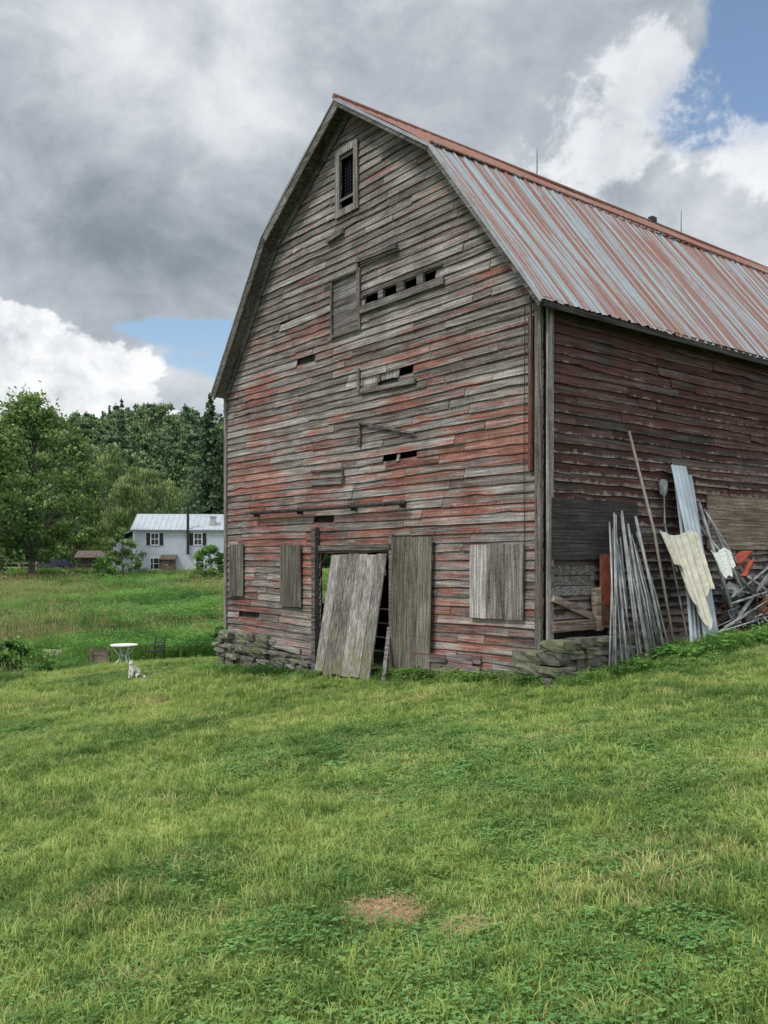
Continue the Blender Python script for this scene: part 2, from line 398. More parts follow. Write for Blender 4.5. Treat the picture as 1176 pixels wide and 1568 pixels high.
for i,(A,Bp) in enumerate(zip(RL[:-1],RL[1:])):
    ay,az_=A; by,bz=Bp; L=math.hypot(by-ay,bz-az_); t=Vector((0,(by-ay)/L,(bz-az_)/L)); nrm=Vector((0,-t.z,t.y))
    fw=.045 if i<2 else .09
    nseg=3; off=-.302-.004*(i%2)
    for k in range(nseg):
        s0=Vector((0,ay,az_))+t*(L*k/nseg); s1=Vector((0,ay,az_))+t*(L*(k+1)/nseg)
        c=(s0+s1)/2+Vector((off-.002*k,0,0))-nrm*(fw+.012)
        rot=Matrix((Vector((1,0,0)),t,nrm)).transposed()
        b.box(c,(.016,(L/nseg)/2+.01,fw),rot)
        c2=(s0+s1)/2+Vector((-.15,0,0))-nrm*(.082+.002*(k%2)); b.box(c2,(.135,(L/nseg)/2,.012),rot)
        if i>=2:
            c3=(s0+s1)/2+Vector((-.055,0,0))-nrm*(.18); b.box(c3,(.014,(L/nseg)/2+.004*k,.08),rot)
    c=(Vector((0,ay,az_))+Vector((0,by,bz)))/2+Vector((off-.022,0,0))-nrm*.012
    be.box(c,(.012,L/2,.024 if i<2 else .014),Matrix((Vector((1,0,0)),t,nrm)).transposed())
b.obj('rake_boards',mGrayH,barn); be.obj('rake_metal_edge',mEdge,barn)
b=B(); b.box((LEN/2,-.10,5.07),(LEN/2+.25,.12,.012)); b.box((LEN/2-.0,-.235,4.985),(LEN/2+.28,.012,.045)); b.obj('eave_trim',mDarkPly,barn)
b=B()
for (lx,) in [(4.9,),(10.2,),(16.5,)]:
    b.tube([(lx,4.5,9.68),(lx,4.5,10.25)],[.012,.006],6); b.tube([(lx,4.5,9.68),(lx-.1,4.4,9.6)],.01,5)
b.box((9.0,4.5,9.73),(.09,.06,.06)); b.obj('lightning_rods',mBlack,barn)
b=B(); b.box((-.055,.05,2.55),(.02,.055,2.62)); b.box((.055,-.055,2.75),(.055,.02,2.45)); b.box((-.05,WID-.04,2.65),(.02,.05,2.5))
b.obj('corner_posts',mPost,barn)
b=B(); y0=F(818,600)[0]; b.box((-.062,y0,(F(818,485)[1]+F(818,720)[1])/2),(.02,.04,(F(818,485)[1]-F(818,720)[1])/2)); b.box((-.09,y0-.02,F(818,600)[1]+.3),(.01,.012,1.0)); b.obj('door_track_board',mRedV,barn)
def frame(b,r,w=.09,x=-.055,t=.02):
    u0,u1,z0,z1=r
    b.box((x,u0-w/2,(z0+z1)/2),(t,w/2,(z1-z0)/2+w)); b.box((x,u1+w/2,(z0+z1)/2),(t,w/2,(z1-z0)/2+w))
    b.box((x-.003,(u0+u1)/2,z1+w/2),(t,(u1-u0)/2,w/2)); b.box((x-.004,(u0+u1)/2,z0-w/2),(t,(u1-u0)/2,w/2))
b=B(); frame(b,hTop,.12); frame(b,panelh,.05)
b.obj('window_frames',mFrameW,barn)
b=B(); u0,u1,z0,z1=hTop
for k in range(6): b.box((.05,u0+(u1-u0)*(k+.5)/6,(z0+z1)/2+.12),(.006,.004,(z1-z0)/2-.1))
for k in range(12): b.box((.056,(u0+u1)/2,z0+.22+(z1-z0-.22)*(k+.5)/12),(.006,(u1-u0)/2,.004))
b.obj('window_lattice',mBlack,barn)
b=B(); u0,u1,z0,z1=hTop; b.box((-.05,(u0+u1)/2,z0+.17),(.012,(u1-u0)/2,.025)); b.obj('window_slat',mGrayH,barn)
b=B(); u0,u1,z0,z1=panelh
for k in range(8):
    w=(z1-z0)/8; b.box((-.02-.006*(k%2),(u0+u1)/2,z0+w*(k+.5)),(.012,(u1-u0)/2,w/2-.003))
b.obj('loft_hatch',mGrayH,barn)
b=B()
def strip(pa,pb,h,x=-.06,t=.015):
    (ya,za),(yb,zb)=F(*pa),F(*pb); b.beam((x,ya,za),(x,yb,zb),h,t*2,up=(1,0,0))
s0=slots[0]; zb_=s0[2]; ymn,ymx=F(684,440)[0],F(556,470)[0]
b.box((-.062,(ymn+ymx)/2,zb_-.085),(.014,(ymx-ymn)/2,.06)); b.box((-.05,(ymn+ymx)/2,s0[3]+.03),(.014,(ymx-ymn)/2-.05,.025))
for sA,sB in zip(slots[:-1],slots[1:]): b.box((-.045,(sA[0]+sB[1])/2,(s0[2]+s0[3])/2),(.014,abs(sA[0]-sB[1])/2,.07))
strip((552,470),(552,395),.05,-.065); strip((553,402),(614,379),.06,-.09,.03); strip((553,600),(553,565),.06)
strip((506,370),(530,354),.10,-.07,.03); strip((555,648),(640,664),.03,-.07); strip((555,648),(555,685),.04); strip((556,600),(640,584),.08)
strip((480,722),(528,718),.03,-.06); strip((480,740),(528,737),.09,-.06); strip((528,716),(530,738),.03,-.062)
strip((498,437),(554,413),.035,-.08)
b.obj('patch_boards',mGrayH,barn)
b=B()
for r in midp[:2]: b.box((.004,(r[0]+r[1])/2,(r[2]+r[3])/2),(.008,(r[1]-r[0])/2,(r[3]-r[2])/2))
b.obj('vent_covers',mBleach,barn)
b=B(); ya,za=F(395,786); yb,zb=F(632,770)
b.tube([(-.15,ya,za),(-.16,(ya+yb)/2,(za+zb)/2-.01),(-.15,yb,zb)],.035,8)
for t in (.02,.35,.7,.97): b.box((-.09,ya+(yb-ya)*t,za+(zb-za)*t-.02),(.06,.015,.06))
b.obj('door_track_rail',mDarkPly,barn)
def panel(name,mat,yA,yB,z0,z1,n,x=-.07,lean=0,skew=0,batten=True,ragged=.02,tk=.012):
    b=B(); w=(yB-yA)/n
    for k in range(n):
        ya=yA+w*k+.004; ybb=yA+w*(k+1)-.004; zb=z0+R.uniform(-ragged,ragged); zt=z1+R.uniform(-ragged,ragged)*.5; o=R.uniform(-.007,.007)
        xb=x-lean+o; xt=x+o; vs=[]
        for xo in (-tk,tk):
            vs+=[(xb+xo,ya+skew,zb),(xb+xo,ybb+skew,zb+R.uniform(-.01,.01)),(xt+xo,ybb,zt),(xt+xo,ya,zt)]
        b.add(vs,[(0,1,2,3),(7,6,5,4),(0,4,5,1),(1,5,6,2),(2,6,7,3),(3,7,4,0)])
    if batten:
        for t in (.15,.85):
            zz=z0+(z1-z0)*t; xx=x-lean*(1-t)+.03; b.box((xx,(yA+yB)/2+skew*(1-t),zz),(.014,(yB-yA)/2,.05))
    return b.obj(name,mat,barn)
def pp(name,mat,x0,x1,yt,yb,n,**k):
    ya=F(x1,(yt+yb)/2)[0]; yb_=F(x0,(yt+yb)/2)[0]; xc=(x0+x1)/2
    return panel(name,mat,ya,yb_,F(xc,yb)[1],F(xc,yt)[1],n,**k)
pp('shutter_small',mGreenV,356,377,834,912,2,batten=False)
pp('shutter_left',mGreenV,434,466,835,929,2,batten=False)
pp('leaning_door',mGrayV,517,601,848,1032,6,x=-.12,lean=.34,skew=.04,ragged=.035)
pp('wide_plank_door',mGreenV,608,669,823,1032,3,x=-.10,lean=.06,skew=0)
pp('square_shutter',mBleach,725,807,833,947,3,batten=False,x=-.075)
b=B(); ya=F(489,900)[0]; b.box((-.09,ya,.75),(.05,.06,1.42)); b.box((-.05,F(604,900)[0],.7),(.04,.04,1.3)); b.box((-.04,(door[0]+door[1])/2,door[3]+.04),(.05,(door[1]-door[0])/2,.05))
b.beam((-.55,F(590,1030,-.5)[0],-.42),(-.10,F(603,960)[0],F(603,960)[1]),.06,.03)
b.obj('door_posts',mGrayH,barn)
b=B()
for z in (-.3,-.05,.2,.45,.7): b.tube([(.5,door[0],z),(.5,door[1]+.3,z)],.018,6)
b.tube([(.5,door[1]-.1,-.4),(.5,door[1]-.1,.75)],.02,6); b.obj('inner_gate',mPipe,barn)
b=B()
for k in range(9):
    y0=R.uniform(.2,2.0); L=R.uniform(.8,1.8); z=R.uniform(-.25,.12)
    b.beam((-.07-.01*k,y0,z+R.uniform(-.05,.05)),(-.07-.01*k,min(y0+L,3.1),z+R.uniform(-.10,.05)),.12,.02,up=(1,0,0))
for k in range(3):
    y0=6.0+k*.9; b.beam((-.06,y0,-.17+.09*k),(-.06,y0+1.0,-.1+.09*k),.10,.03,up=(1,0,0))
b.obj('sill_boards',mSill,barn)
b=B()
y=F(808,600)[0]; b.tube([(-.06,y,5.1),(-.065,y+.01,3),(-.06,y,1.2)],.006,5)
b.obj('cable',mBlack,barn)
def sbox(b,x0,x1,yt,yb,o,t=.012):
    r=crect(x0,x1,yt,yb,S); b.box(((r[0]+r[1])/2,-o,(r[2]+r[3])/2),((r[1]-r[0])/2,t,(r[3]-r[2])/2))
b=B(); sbox(b,838,970,766,857,.065); b.obj('dark_plywood_sheet',mDarkPly,barn)
b=B(); sbox(b,1077,1260,764,842,.068); b.obj('tan_plywood_sheet',mTanPly,barn)
b=B(); r=crect(838,902,866,912,S)
for k in range(3): b.box(((r[0]+r[1])/2,-.07-.004*k,r[2]+(r[3]-r[2])*(k+.5)/3),((r[1]-r[0])/2+.01*k,.012,(r[3]-r[2])/6-.006))
b.obj('corner_low_boards',mGrayH,barn); b=B()
b.beam((r[0],-.1,r[2]-.02),(r[1]+.1,-.08,r[2]-.35),.10,.05,up=(0,1,0)); b.beam((r[0],-.09,r[2]-.42),(r[1]+.5,-.09,r[2]-.40),.14,.12,up=(0,1,0)); b.beam((r[0]+.9,-.12,r[2]+.1),(r[0]+.95,-.12,r[2]-.5),.12,.10,up=(0,1,0))
b.obj('corner_sill_timbers',mTanPly,barn)
b=B(); sbox(b,906,930,848,955,.16,.02); b.obj('rusty_red_board',mRust,barn); b=B(); sbox(b,908,917,850,925,.19,.006); b.obj('red_board_edge',mRedP,barn)
# ------------------------------------------------------------------ stones
def stone(b,c,h):
    bm=bmesh.new(); bmesh.ops.create_cube(bm,size=2); bmesh.ops.subdivide_edges(bm,edges=bm.edges[:],cuts=2,use_grid_fill=True)
    rz=R.uniform(-.15,.15); cs,sn=math.cos(rz),math.sin(rz); vs=[]
    bm.verts.ensure_lookup_table()
    for v in bm.verts:
        p=v.co.copy(); q=p.normalized()*1.25
        p=p*.72+q*.28; p=Vector((p.x*h[0],p.y*h[1],p.z*h[2])); p+=Vector([R.gauss(0,.06)*h[i] for i in range(3)])
        vs.append((c[0]+p.x*cs-p.y*sn,c[1]+p.x*sn+p.y*cs,c[2]+p.z))
    b.add(vs,[tuple(v.index for v in f.verts) for f in bm.faces]); bm.free()
b=B()
def course(fn_pos,u0,u1,zb,zt,depth,hr=(.04,.085)):
    z=zb
    while z<zt:
        h=R.uniform(*hr); u=u0+R.uniform(-.1,0)
        while u<u1:
            w=R.uniform(.09,.30); x,y=fn_pos(u+w/2); dd=R.uniform(.12,.2)
            stone(b,(x,y,z+h*R.uniform(.9,1.1)),(w if depth=='x' else dd, w if depth!='x' else dd,h*R.uniform(.8,1.1))); u+=w*2.0
        z+=h*1.95
course(lambda u:(.02+R.uniform(-.05,.05),u),5.7,9.15,-1.05,-.28,'y')
course(lambda u:(.02+R.uniform(-.05,.05),u),7.3,9.15,-.35,-.06,'y')
course(lambda u:(.05,u),2.0,5.0,-.7,-.42,'y')
course(lambda u:(u,-.25+R.uniform(-.09,.05)),-.05,1.75,-.2,.48,'x',(.035,.09))
course(lambda u:(-.14+R.uniform(-.05,.04),u),-.35,.30,-.25,.30,'y',(.04,.09))
course(lambda u:(u,-.05+R.uniform(-.03,.03)),0,22,-.2,.3,'x')
b.obj('stone_foundation',mStone,barn,smooth=False)
# ------------------------------------------------------------------ leaning junk
def place(ob): ob.location=(CX,CY,0); ob.rotation_euler=(0,0,TH); return ob
def gl(lx,ly): return Hf(*l2w(lx,ly))
b=B()
for k in range(24):
    t=k/23
    lx=S(935+88*t,1000,-.62)[0]+R.uniform(-.05,.05); ly=-.62+R.uniform(-.08,.08)
    tx=S(935+40*t,860,-.15)[0]+R.uniform(-.08,.08); tz=S(950,R.choice([786,800,815,825,840,852]),-.15)[1]+R.uniform(-.10,.05)
    r=R.choice([.012,.016,.022]); b.tube([(lx,ly,gl(lx,ly)-.02),((lx+tx)/2+R.uniform(-.03,.03),(ly-.14)/2-.02,(gl(lx,ly)+tz)/2),(tx,-.14,tz)],r,8)
place(b.obj('metal_pipe_stack',mPipe,smooth=True))
def corr(name,x0,tx0,tz,basey,topy,n,w0):
    b=B(); zb=gl(x0,basey)-.02; vs=[];fs=[];m=n*6+1
    for j in range(8):
        t=j/7
        for i in range(m):
            u=i/(m-1)*w0; h=.020*(1 if i%6 in(2,3) else (.4 if i%6 in (1,4) else -.3))
            vs.append((x0+(tx0-x0)*t+u, basey+(topy-basey)*t-h-.03*math.sin(t*3), zb+(tz-zb)*t+.004*math.sin(i)))
    for j in range(7):
        for i in range(m-1): fs.append((j*m+i,j*m+i+1,(j+1)*m+i+1,(j+1)*m+i))
    b.add(vs,fs); return place(b.obj(name,mSheet))
sx=S(1080,955,-.85)[0]; tx,tz=S(1024,712,-.10); corr('corrugated_metal_sheet',sx,tx,tz,-.85,-.14,4,.42)
corr('corrugated_metal_sheet',sx-.20,tx+.10,tz-.06,-.74,-.10,3,.30)
corr('corrugated_metal_sheet',sx+.22,tx+.30,tz-.12,-.66,-.085,4,.36)
b=B(); x0,z0=S(1002,815,-.35); x1,z1=S(963,660,-.08); b.tube([(x0+.14,-.6,gl(x0,-.6)),(x0,-.35,z0),(x1,-.08,z1)],[.02,.022,.02],8); place(b.obj('wooden_pole',mTan,smooth=True))
b=B(); x0,z0=S(1022,800,-.3); x1,z1=S(1016,745,-.12)
b.tube([(x0+.25,-.5,gl(x0,-.5)),(x0,-.25,z0),(x1+.02,-.12,z1)],.015,6)
pts=[(-.09,-.10),(-.10,.05),(-.05,.11),(.05,.11),(.10,.05),(.08,-.10),(0,-.16)]
b.add([(x1+u,-.13,z1+v) for u,v in pts]+[(x1+u,-.11,z1+v) for u,v in pts],[tuple(range(7)),tuple(range(13,6,-1))]+[(i,(i+1)%7,7+(i+1)%7,7+i) for i in range(7)])
place(b.obj('old_shovel',mPipe))
b=B()
for i,(pa,ya,pb,yb) in enumerate([((1085,965),-.7,(1176,925),-.3),((1078,780),-.1,(1140,880),-.6),((1066,800),-.1,(1150,905),-.55),((1110,960),-.9,(1240,880),-.3),((1120,915),-.5,(1200,850),-.2),((1070,770),-.1,(1120,930),-.7),((1150,965),-.8,(1230,900),-.4),((1095,972),-.85,(1200,905),-.35),((1090,800),-.1,(1135,900),-.6),((1130,940),-.6,(1190,870),-.2),((1105,900),-.4,(1180,915),-.3),((1140,880),-.2,(1215,935),-.5),((1100,968),-.95,(1190,940),-.7),((1118,925),-.6,(1210,895),-.4),((1125,955),-.7,(1176,880),-.2)]):
    x0,z0=S(*pa,ya); x1,z1=S(*pb,yb); z0=max(z0,gl(x0,ya)); z1=max(z1,gl(x1,yb)); b.tube([(x0,ya,z0),(x1,yb,z1)],.011+.009*(i%3),7)
place(b.obj('scrap_pipes',mPipe,smooth=True))
b=B()
for k in range(190):
    x0=R.uniform(3.7,8.0); y0=R.uniform(-.85,-.12); z=gl(x0,y0)+R.uniform(.02,.78)*(1-abs(y0)*.7)*min(1,(x0-3.3)/1.0); a=R.uniform(-.8,.8)
    q=R.random()
    if q<.5: b.beam((x0,y0,z),(x0+R.uniform(.3,1.0),y0+R.uniform(-.2,.2),z+a*.3),R.uniform(.03,.14),R.uniform(.015,.04),mi=R.choice([0,0,1,2,2]))
    elif q<.75:
        pts=[(x0+.14*math.cos(t*.8)*R.uniform(.8,1.2),y0+R.uniform(-.05,.05),z+.14*math.sin(t*.8)) for t in range(8)]; b.tube(pts,.012,5,mi=R.choice([0,1]))
    else: b.box((x0,y0,z),(R.uniform(.06,.22),R.uniform(.05,.14),R.uniform(.04,.13)),Euler((R.random(),R.random(),R.random())).to_matrix(),mi=R.choice([0,1,2,2]))
x0,z0=S(1112,868,-.35); b.beam((x0,-.5,z0+.05),(x0+.45,-.45,z0+.25),.20,.03,mi=3); b.beam((x0+.05,-.62,z0-.15),(x0+.3,-.6,z0+.1),.1,.03,mi=3)
for k in range(5):
    x0=4.3+k*.5; b.beam((x0,-.55-.04*k,gl(x0,-.5)+.05),(x0+R.uniform(.3,.7),-.12,gl(x0,-.1)+R.uniform(.5,1.1)),R.uniform(.12,.28),.012,up=(0,1,0),mi=R.choice([1,2]))
place(b.obj('scrap_pile',[mRust,mPipe,mDarkPly,mRedP]))
# draped cloth: hung from a top edge, gathers into sharp vertical pleats, ragged hem of uneven length
def drape(name,x0,x1,ztop,ytop,drops,mat,seed=0,pleats=7,amp=.045):
    b=B(); rr=random.Random(seed); nu,nv=64,22; vs=[];fs=[]; gath=[rr.uniform(-.5,.5) for _ in range(pleats+2)]
    for j in range(nv+1):
        t=j/nv
        for k in range(nu+1):
            u=k/nu; L=float(np.interp(u,np.linspace(0,1,len(drops)),drops)); L*=1+.05*math.sin(u*40+seed)
            ph=u*pleats*math.pi*2+.6*math.sin(u*9+seed)+.5*t
            tri=abs(((ph/(2*math.pi))%1)*2-1)          # sharp pleat profile
            w=x0+(x1-x0)*(u+.015*math.sin(ph)) ; w=(w-(x0+x1)/2)*(1-.18*t)+(x0+x1)/2+.10*t*(x1-x0)
            vs.append((w,ytop-.30*t*L-amp*(tri-.5)*2*(.35+.65*t)+rr.gauss(0,.0025),ztop+.04*math.sin(u*7+seed)-L*t-.03*t*tri))
    for j in range(nv):
        for k in range(nu): a=j*(nu+1)+k; fs.append((a,a+1,a+nu+2,a+nu+1))
    b.add(vs,fs); return place(b.obj(name,mat))
xa,za=S(1008,815,-.50); xb,_=S(1068,840,-.50); _,zbm=S(1055,968,-.85)
Ld=za-zbm
drape('cream_tarp',xa,xb,za,-.50,[Ld*.42,Ld*.30,Ld*.62,Ld*.80,Ld*1.0,Ld*.70,Ld*.52,Ld*.60],mTarp,2,6)
xa,za=S(1086,842,-.66); xb,_=S(1118,842,-.66)
drape('white_cloth',xa,xb,za,-.66,[.20,.34,.40,.36,.22],mWhite,9,3,.03)
# ------------------------------------------------------------------ ground sheet
def axisv(lo,hi,mid0,mid1,step,g=1.09):
    v=list(np.arange(mid0,mid1+1e-6,step)); s=step; x=v[-1]
    while x<hi: s*=g; x+=s; v.append(min(x,hi))
    s=step; x=v[0]; L=[]
    while x>lo: s*=g; x-=s; L.append(max(x,lo))
    return np.array(L[::-1]+v)
xs=axisv(-900,900,-14,10,.25); ys=axisv(-300,1500,0,34,.25,1.06)
XX,YY=np.meshgrid(xs,ys); ZZ=H(XX,YY)
vv=np.stack([XX,YY,ZZ],-1).reshape(-1,3); ny,nx=XX.shape
idx=np.arange(nx*ny).reshape(ny,nx); ff=np.stack([idx[:-1,:-1],idx[:-1,1:],idx[1:,1:],idx[1:,:-1]],-1).reshape(-1,4)
me=bpy.data.meshes.new('ground'); me.from_pydata(vv.tolist(),[],ff.tolist()); me.polygons.foreach_set('use_smooth',[True]*len(ff))
gob=bpy.data.objects.new('ground',me); sc.collection.objects.link(gob)
SPOTS=[(*G(590,1397),.11,.10),(*G(714,1422),.01,.01),(*G(712,1106),.16,.16),(*G(255,1077),.22,.20),(*G(455,1032),.8,.45),(*G(20,1083),.3,.2)]
mG=M('grassy_earth'); P=mG.pos(); n=mG.noise(P,1.3,5,.6); nf=mG.noise(P,30,4,.7)
c=mG.ramp(n*.5+nf*.5,[(.3,(.035,.06,.015)),(.6,(.09,.15,.03)),(.8,(.17,.19,.06))])
x,y,z=mG.xyz(P); sp=None; wob=mG.noise(P,7,4,.7)
for (a_,b_,ra,rb) in SPOTS:
    ra+=.07; rb+=.06
    u=(x-a_)/ra; v=(y-b_)/rb; k=(1.7-(u*u+v*v)-(wob-.5)*2.4).step(.2,1.0)
    sp=k if sp is None else sp.f('MAXIMUM',k)
soil=mG.ramp(nf,[(.3,(.12,.078,.040)),(.7,(.32,.22,.12))])
mG.col(mG.mix(sp,c,soil)); mG.bump(nf,.6,.03); me.materials.append(mG.m)
# ------------------------------------------------------------------ grass prototypes
def grassmat(name,dk,mid,lt,dry,dryamt=.12,sc1=.55,tr=.35,patch=1.0,st=(1,1,1)):
    m=M(name); P=m.map(m.pos(),st); r1,r2,v=m.attr()
    big=m.noise(P,sc1,4,.6); med=m.noise(P,sc1*4.5,4,.65)
    val=.5+(big-.5)*2.0*patch+(med-.5)*1.3*patch+(r1-.5)*.6+(v-.5)*.3
    c=m.ramp(val,[(.12,dk),(.5,mid),(.88,lt)])
    dm=((m.noise(m.map(P,(1,1,1),(9,4,0)),sc1*1.3,5,.65)-.5)*3.0+(med-.5)*1.2+(r2-.5)*.9+dryamt).step(.50,.80)
    c=m.mix(dm*.85,c,dry); m.col(c); m.b.inputs['Roughness'].default_value=.6; m.transl(c,tr); return m
mLawn=grassmat('lawn_blades',(.09,.175,.038),(.245,.35,.080),(.42,.50,.145),(.56,.47,.23),.08,st=(.8,1.15,1))
mClover=grassmat('clover_leaves',(.075,.19,.05),(.14,.30,.085),(.25,.42,.13),(.30,.38,.12),-.3)
mMead=grassmat('meadow_blades',(.05,.13,.025),(.15,.29,.055),(.28,.43,.10),(.44,.36,.20),-.02,.12,.3,1.7,(.6,1.3,1))
mWeed=grassmat('weed_leaves',(.035,.10,.02),(.09,.23,.04),(.19,.37,.07),(.22,.32,.08),-.2,.2,.3,1.4)
mStraw=simple('straw',(.48,.37,.19),.9,0,.3,20)
def proto(col,build,mats):
    b=B(); build(b); ob=b.obj(col.name+'_part',mats,link=False,fixn=False); col.objects.link(ob); return ob
def blade(b,x,y,h,w,lean,az,mi=0,curl=.5,cd=None):
    dx,dy=math.cos(az),math.sin(az); sx,sy=-dy*w/2,dx*w/2; r=cd or (R.random(),R.random())
    m=(x+dx*lean*.35,y+dy*lean*.35,h*.6); t=(x+dx*lean,y+dy*lean,h*(1-curl*.25*min(1,lean/h)))
    b.add([(x-sx,y-sy,0),(x+sx,y+sy,0),(m[0]+sx*.85,m[1]+sy*.85,m[2]),(m[0]-sx*.85,m[1]-sy*.85,m[2]),t],[(0,1,2,3),(3,2,4)],[(*r,0),(*r,0),(*r,.6),(*r,.6),(*r,1)],mi)
def leaf(b,c,l,w,az,mi=1,r=None,tilt=.3):
    r=r or (R.random(),R.random()); dx,dy=math.cos(az),math.sin(az); x,y,z=c
    pts=[(0,0),(.35,-.5),(.75,-.42),(1,0),(.75,.42),(.35,.5)]
    b.add([(x+dx*l*p-dy*w*q,y+dy*l*p+dx*w*q,z+tilt*l*p*(1-p*.6)) for p,q in pts],[(0,1,2,3),(0,3,4,5)],[(*r,.7)]*6,mi)
def disk(rad):
    a=R.uniform(0,6.283); r=rad*math.sqrt(R.random()); return r*math.cos(a),r*math.sin(a)
cL=bpy.data.collections.new('lawn_protos')
def bl(b,cl=0.2,n=400,rad=.28,hs=1):
    tus=[(disk(rad),R.random(),R.uniform(.6,1.6),R.uniform(0,6.28)) for _ in range(24)]
    for _ in range(n):
        if R.random()<.6:
            (tx,ty),tc,th,ta=R.choice(tus); x=tx+R.gauss(0,.022); y=ty+R.gauss(0,.022); h=R.uniform(.03,.06)*th*hs; a=R.gauss(ta,1.0); cdd=(min(1,max(0,tc+R.gauss(0,.15))),R.random())
        else: x,y=disk(rad); h=R.uniform(.02,.05)*hs; a=R.uniform(0,6.283); cdd=None
        blade(b,x,y,h,R.uniform(.003,.0066),h*R.uniform(.3,1.3),a,cd=cdd)
    for _ in range(int(n*cl)):
        x,y=disk(rad); z=R.uniform(.02,.045); r=(R.random(),R.random()); a0=R.uniform(0,6.28); s=R.uniform(.008,.018)
        for k in range(3): leaf(b,(x,y,z),s,s*.95,a0+k*2.094,1,r,R.uniform(-.1,.5))
for cl in (.0,.03,.10,.35,.6): proto(cL,lambda b,cl=cl:bl(b,cl),[mLawn.m,mClover.m])
def broad(b):
    bl(b,.05,300)
    for _ in range(7):
        x,y=disk(.24); a0=R.uniform(0,6.28); r=(R.random(),R.random())
        for k in range(R.randint(4,7)): leaf(b,(x,y,.015),R.uniform(.03,.06),R.uniform(.018,.032),a0+k*1.1+R.uniform(-.2,.2),1,r,R.uniform(.2,.8))
proto(cL,broad,[mLawn.m,mClover.m])
proto(cL,lambda b:bl(b,.0,420,hs=1.5),[mLawn.m,mClover.m])
cM=bpy.data.collections.new('meadow_protos')
def mead(b,hh=(.2,.5),n=240,rad=.5,lf=0,w=(.007,.014),stalk=0):
    for _ in range(n):
        x,y=disk(rad); h=R.uniform(*hh); blade(b,x,y,h,R.uniform(*w),h*R.uniform(.1,.7),R.uniform(0,6.28))
    for _ in range(lf):
        x,y=disk(rad); z=hh[1]*R.uniform(.15,1); leaf(b,(x,y,z),R.uniform(.06,.12),R.uniform(.03,.06),R.uniform(0,6.28),1,None,R.uniform(-.5,.6))
    for _ in range(stalk):
        x,y=disk(rad); h=hh[1]*R.uniform(1.1,1.5); a=R.uniform(0,6.28); l=h*.15; blade(b,x,y,h,.006,l,a,2)
        b.add([(x+l*math.cos(a)+q*.012,y+l*math.sin(a)+p*.012,h+o) for q,p,o in ((-1,0,-.02),(0,-1,.0),(1,0,-.02),(0,0,.10))],[(0,1,3),(1,2,3)],None,2)
mm=[mMead.m,mWeed.m,mStraw.m]
proto(cM,lambda b:mead(b,stalk=10),mm); proto(cM,lambda b:mead(b,(.15,.4),260,stalk=2),mm)
proto(cM,lambda b:mead(b,(.15,.4),120,.5,190),mm); proto(cM,lambda b:mead(b,(.2,.5),60,.5,300),mm)
cE=bpy.data.collections.new('edge_protos')
proto(cE,lambda b:mead(b,(.08,.26),170,.22,10,(.004,.008)),[mMead.m,mWeed.m]); proto(cE,lambda b:mead(b,(.06,.2),90,.2,46,(.004,.008)),[mMead.m,mWeed.m])
def scatter(name,pts,rots,scl,vi,col):
    me=bpy.data.meshes.new(name); me.from_pydata([tuple(map(float,p)) for p in pts],[],[])
    a=me.attributes.new('rot','FLOAT_VECTOR','POINT'); a.data.foreach_set('vector',np.array(rots,dtype=np.float32).ravel())
    a=me.attributes.new('scl','FLOAT_VECTOR','POINT'); a.data.foreach_set('vector',np.array(scl,dtype=np.float32).ravel())
    a=me.attributes.new('vi','INT','POINT'); a.data.foreach_set('value',np.array(vi,dtype=np.int32))
    ob=bpy.data.objects.new(name,me); sc.collection.objects.link(ob)
    g=bpy.data.node_groups.new(name,'GeometryNodeTree'); g.interface.new_socket('Geometry',in_out='INPUT',socket_type='NodeSocketGeometry'); g.interface.new_socket('Geometry',in_out='OUTPUT',socket_type='NodeSocketGeometry')
    N=g.nodes; gi=N.new('NodeGroupInput'); go=N.new('NodeGroupOutput'); ip=N.new('GeometryNodeInstanceOnPoints'); ci=N.new('GeometryNodeCollectionInfo')
    ci.inputs['Collection'].default_value=col; ci.inputs['Separate Children'].default_value=True; ci.inputs['Reset Children'].default_value=True
    ip.inputs['Pick Instance'].default_value=True
    def at(n,t): 
        x=N.new('GeometryNodeInputNamedAttribute'); x.data_type=t; x.inputs['Name'].default_value=n; return x.outputs['Attribute']
    L=g.links; L.new(gi.outputs[0],ip.inputs['Points']); L.new(ci.outputs[0],ip.inputs['Instance'])
    L.new(at('vi','INT'),ip.inputs['Instance Index']); L.new(at('rot','FLOAT_VECTOR'),ip.inputs['Rotation']); L.new(at('scl','FLOAT_VECTOR'),ip.inputs['Scale'])
    L.new(ip.outputs[0],go.inputs[0]); md=ob.modifiers.new('scatter','NODES'); md.node_group=g; return ob
def slope_rot(x,y):
    e=.3; gx=(Hf(x+e,y)-Hf(x-e,y))/(2*e); gy=(Hf(x,y+e)-Hf(x,y-e))/(2*e); return math.atan(gy),-math.atan(gx)
def inbarn(x,y,m=.05):
    lx,ly=w2l(x,y); return -m<lx<LEN+m and -m<ly<WID+m
def spot(x,y):
    for i,(a_,b_,ra,rb) in enumerate(SPOTS):
        if ((x-a_)/(ra+.13))**2+((y-b_)/(rb+.13))**2<1: return R.random()<.90
    return False
FURN=[G(190,1019),G(237,1014),G(152,1017),G(72,1010)]
def ismead(x,y):
    for fx,fy in FURN:
        if abs(x-fx*(y/fy))<.75 and fy-6<y<fy+.6: return False
    return x<-9.2+.35*math.sin(y*.7) or y>33
P_,Ro,Sc,Vi=[],[],[],[]
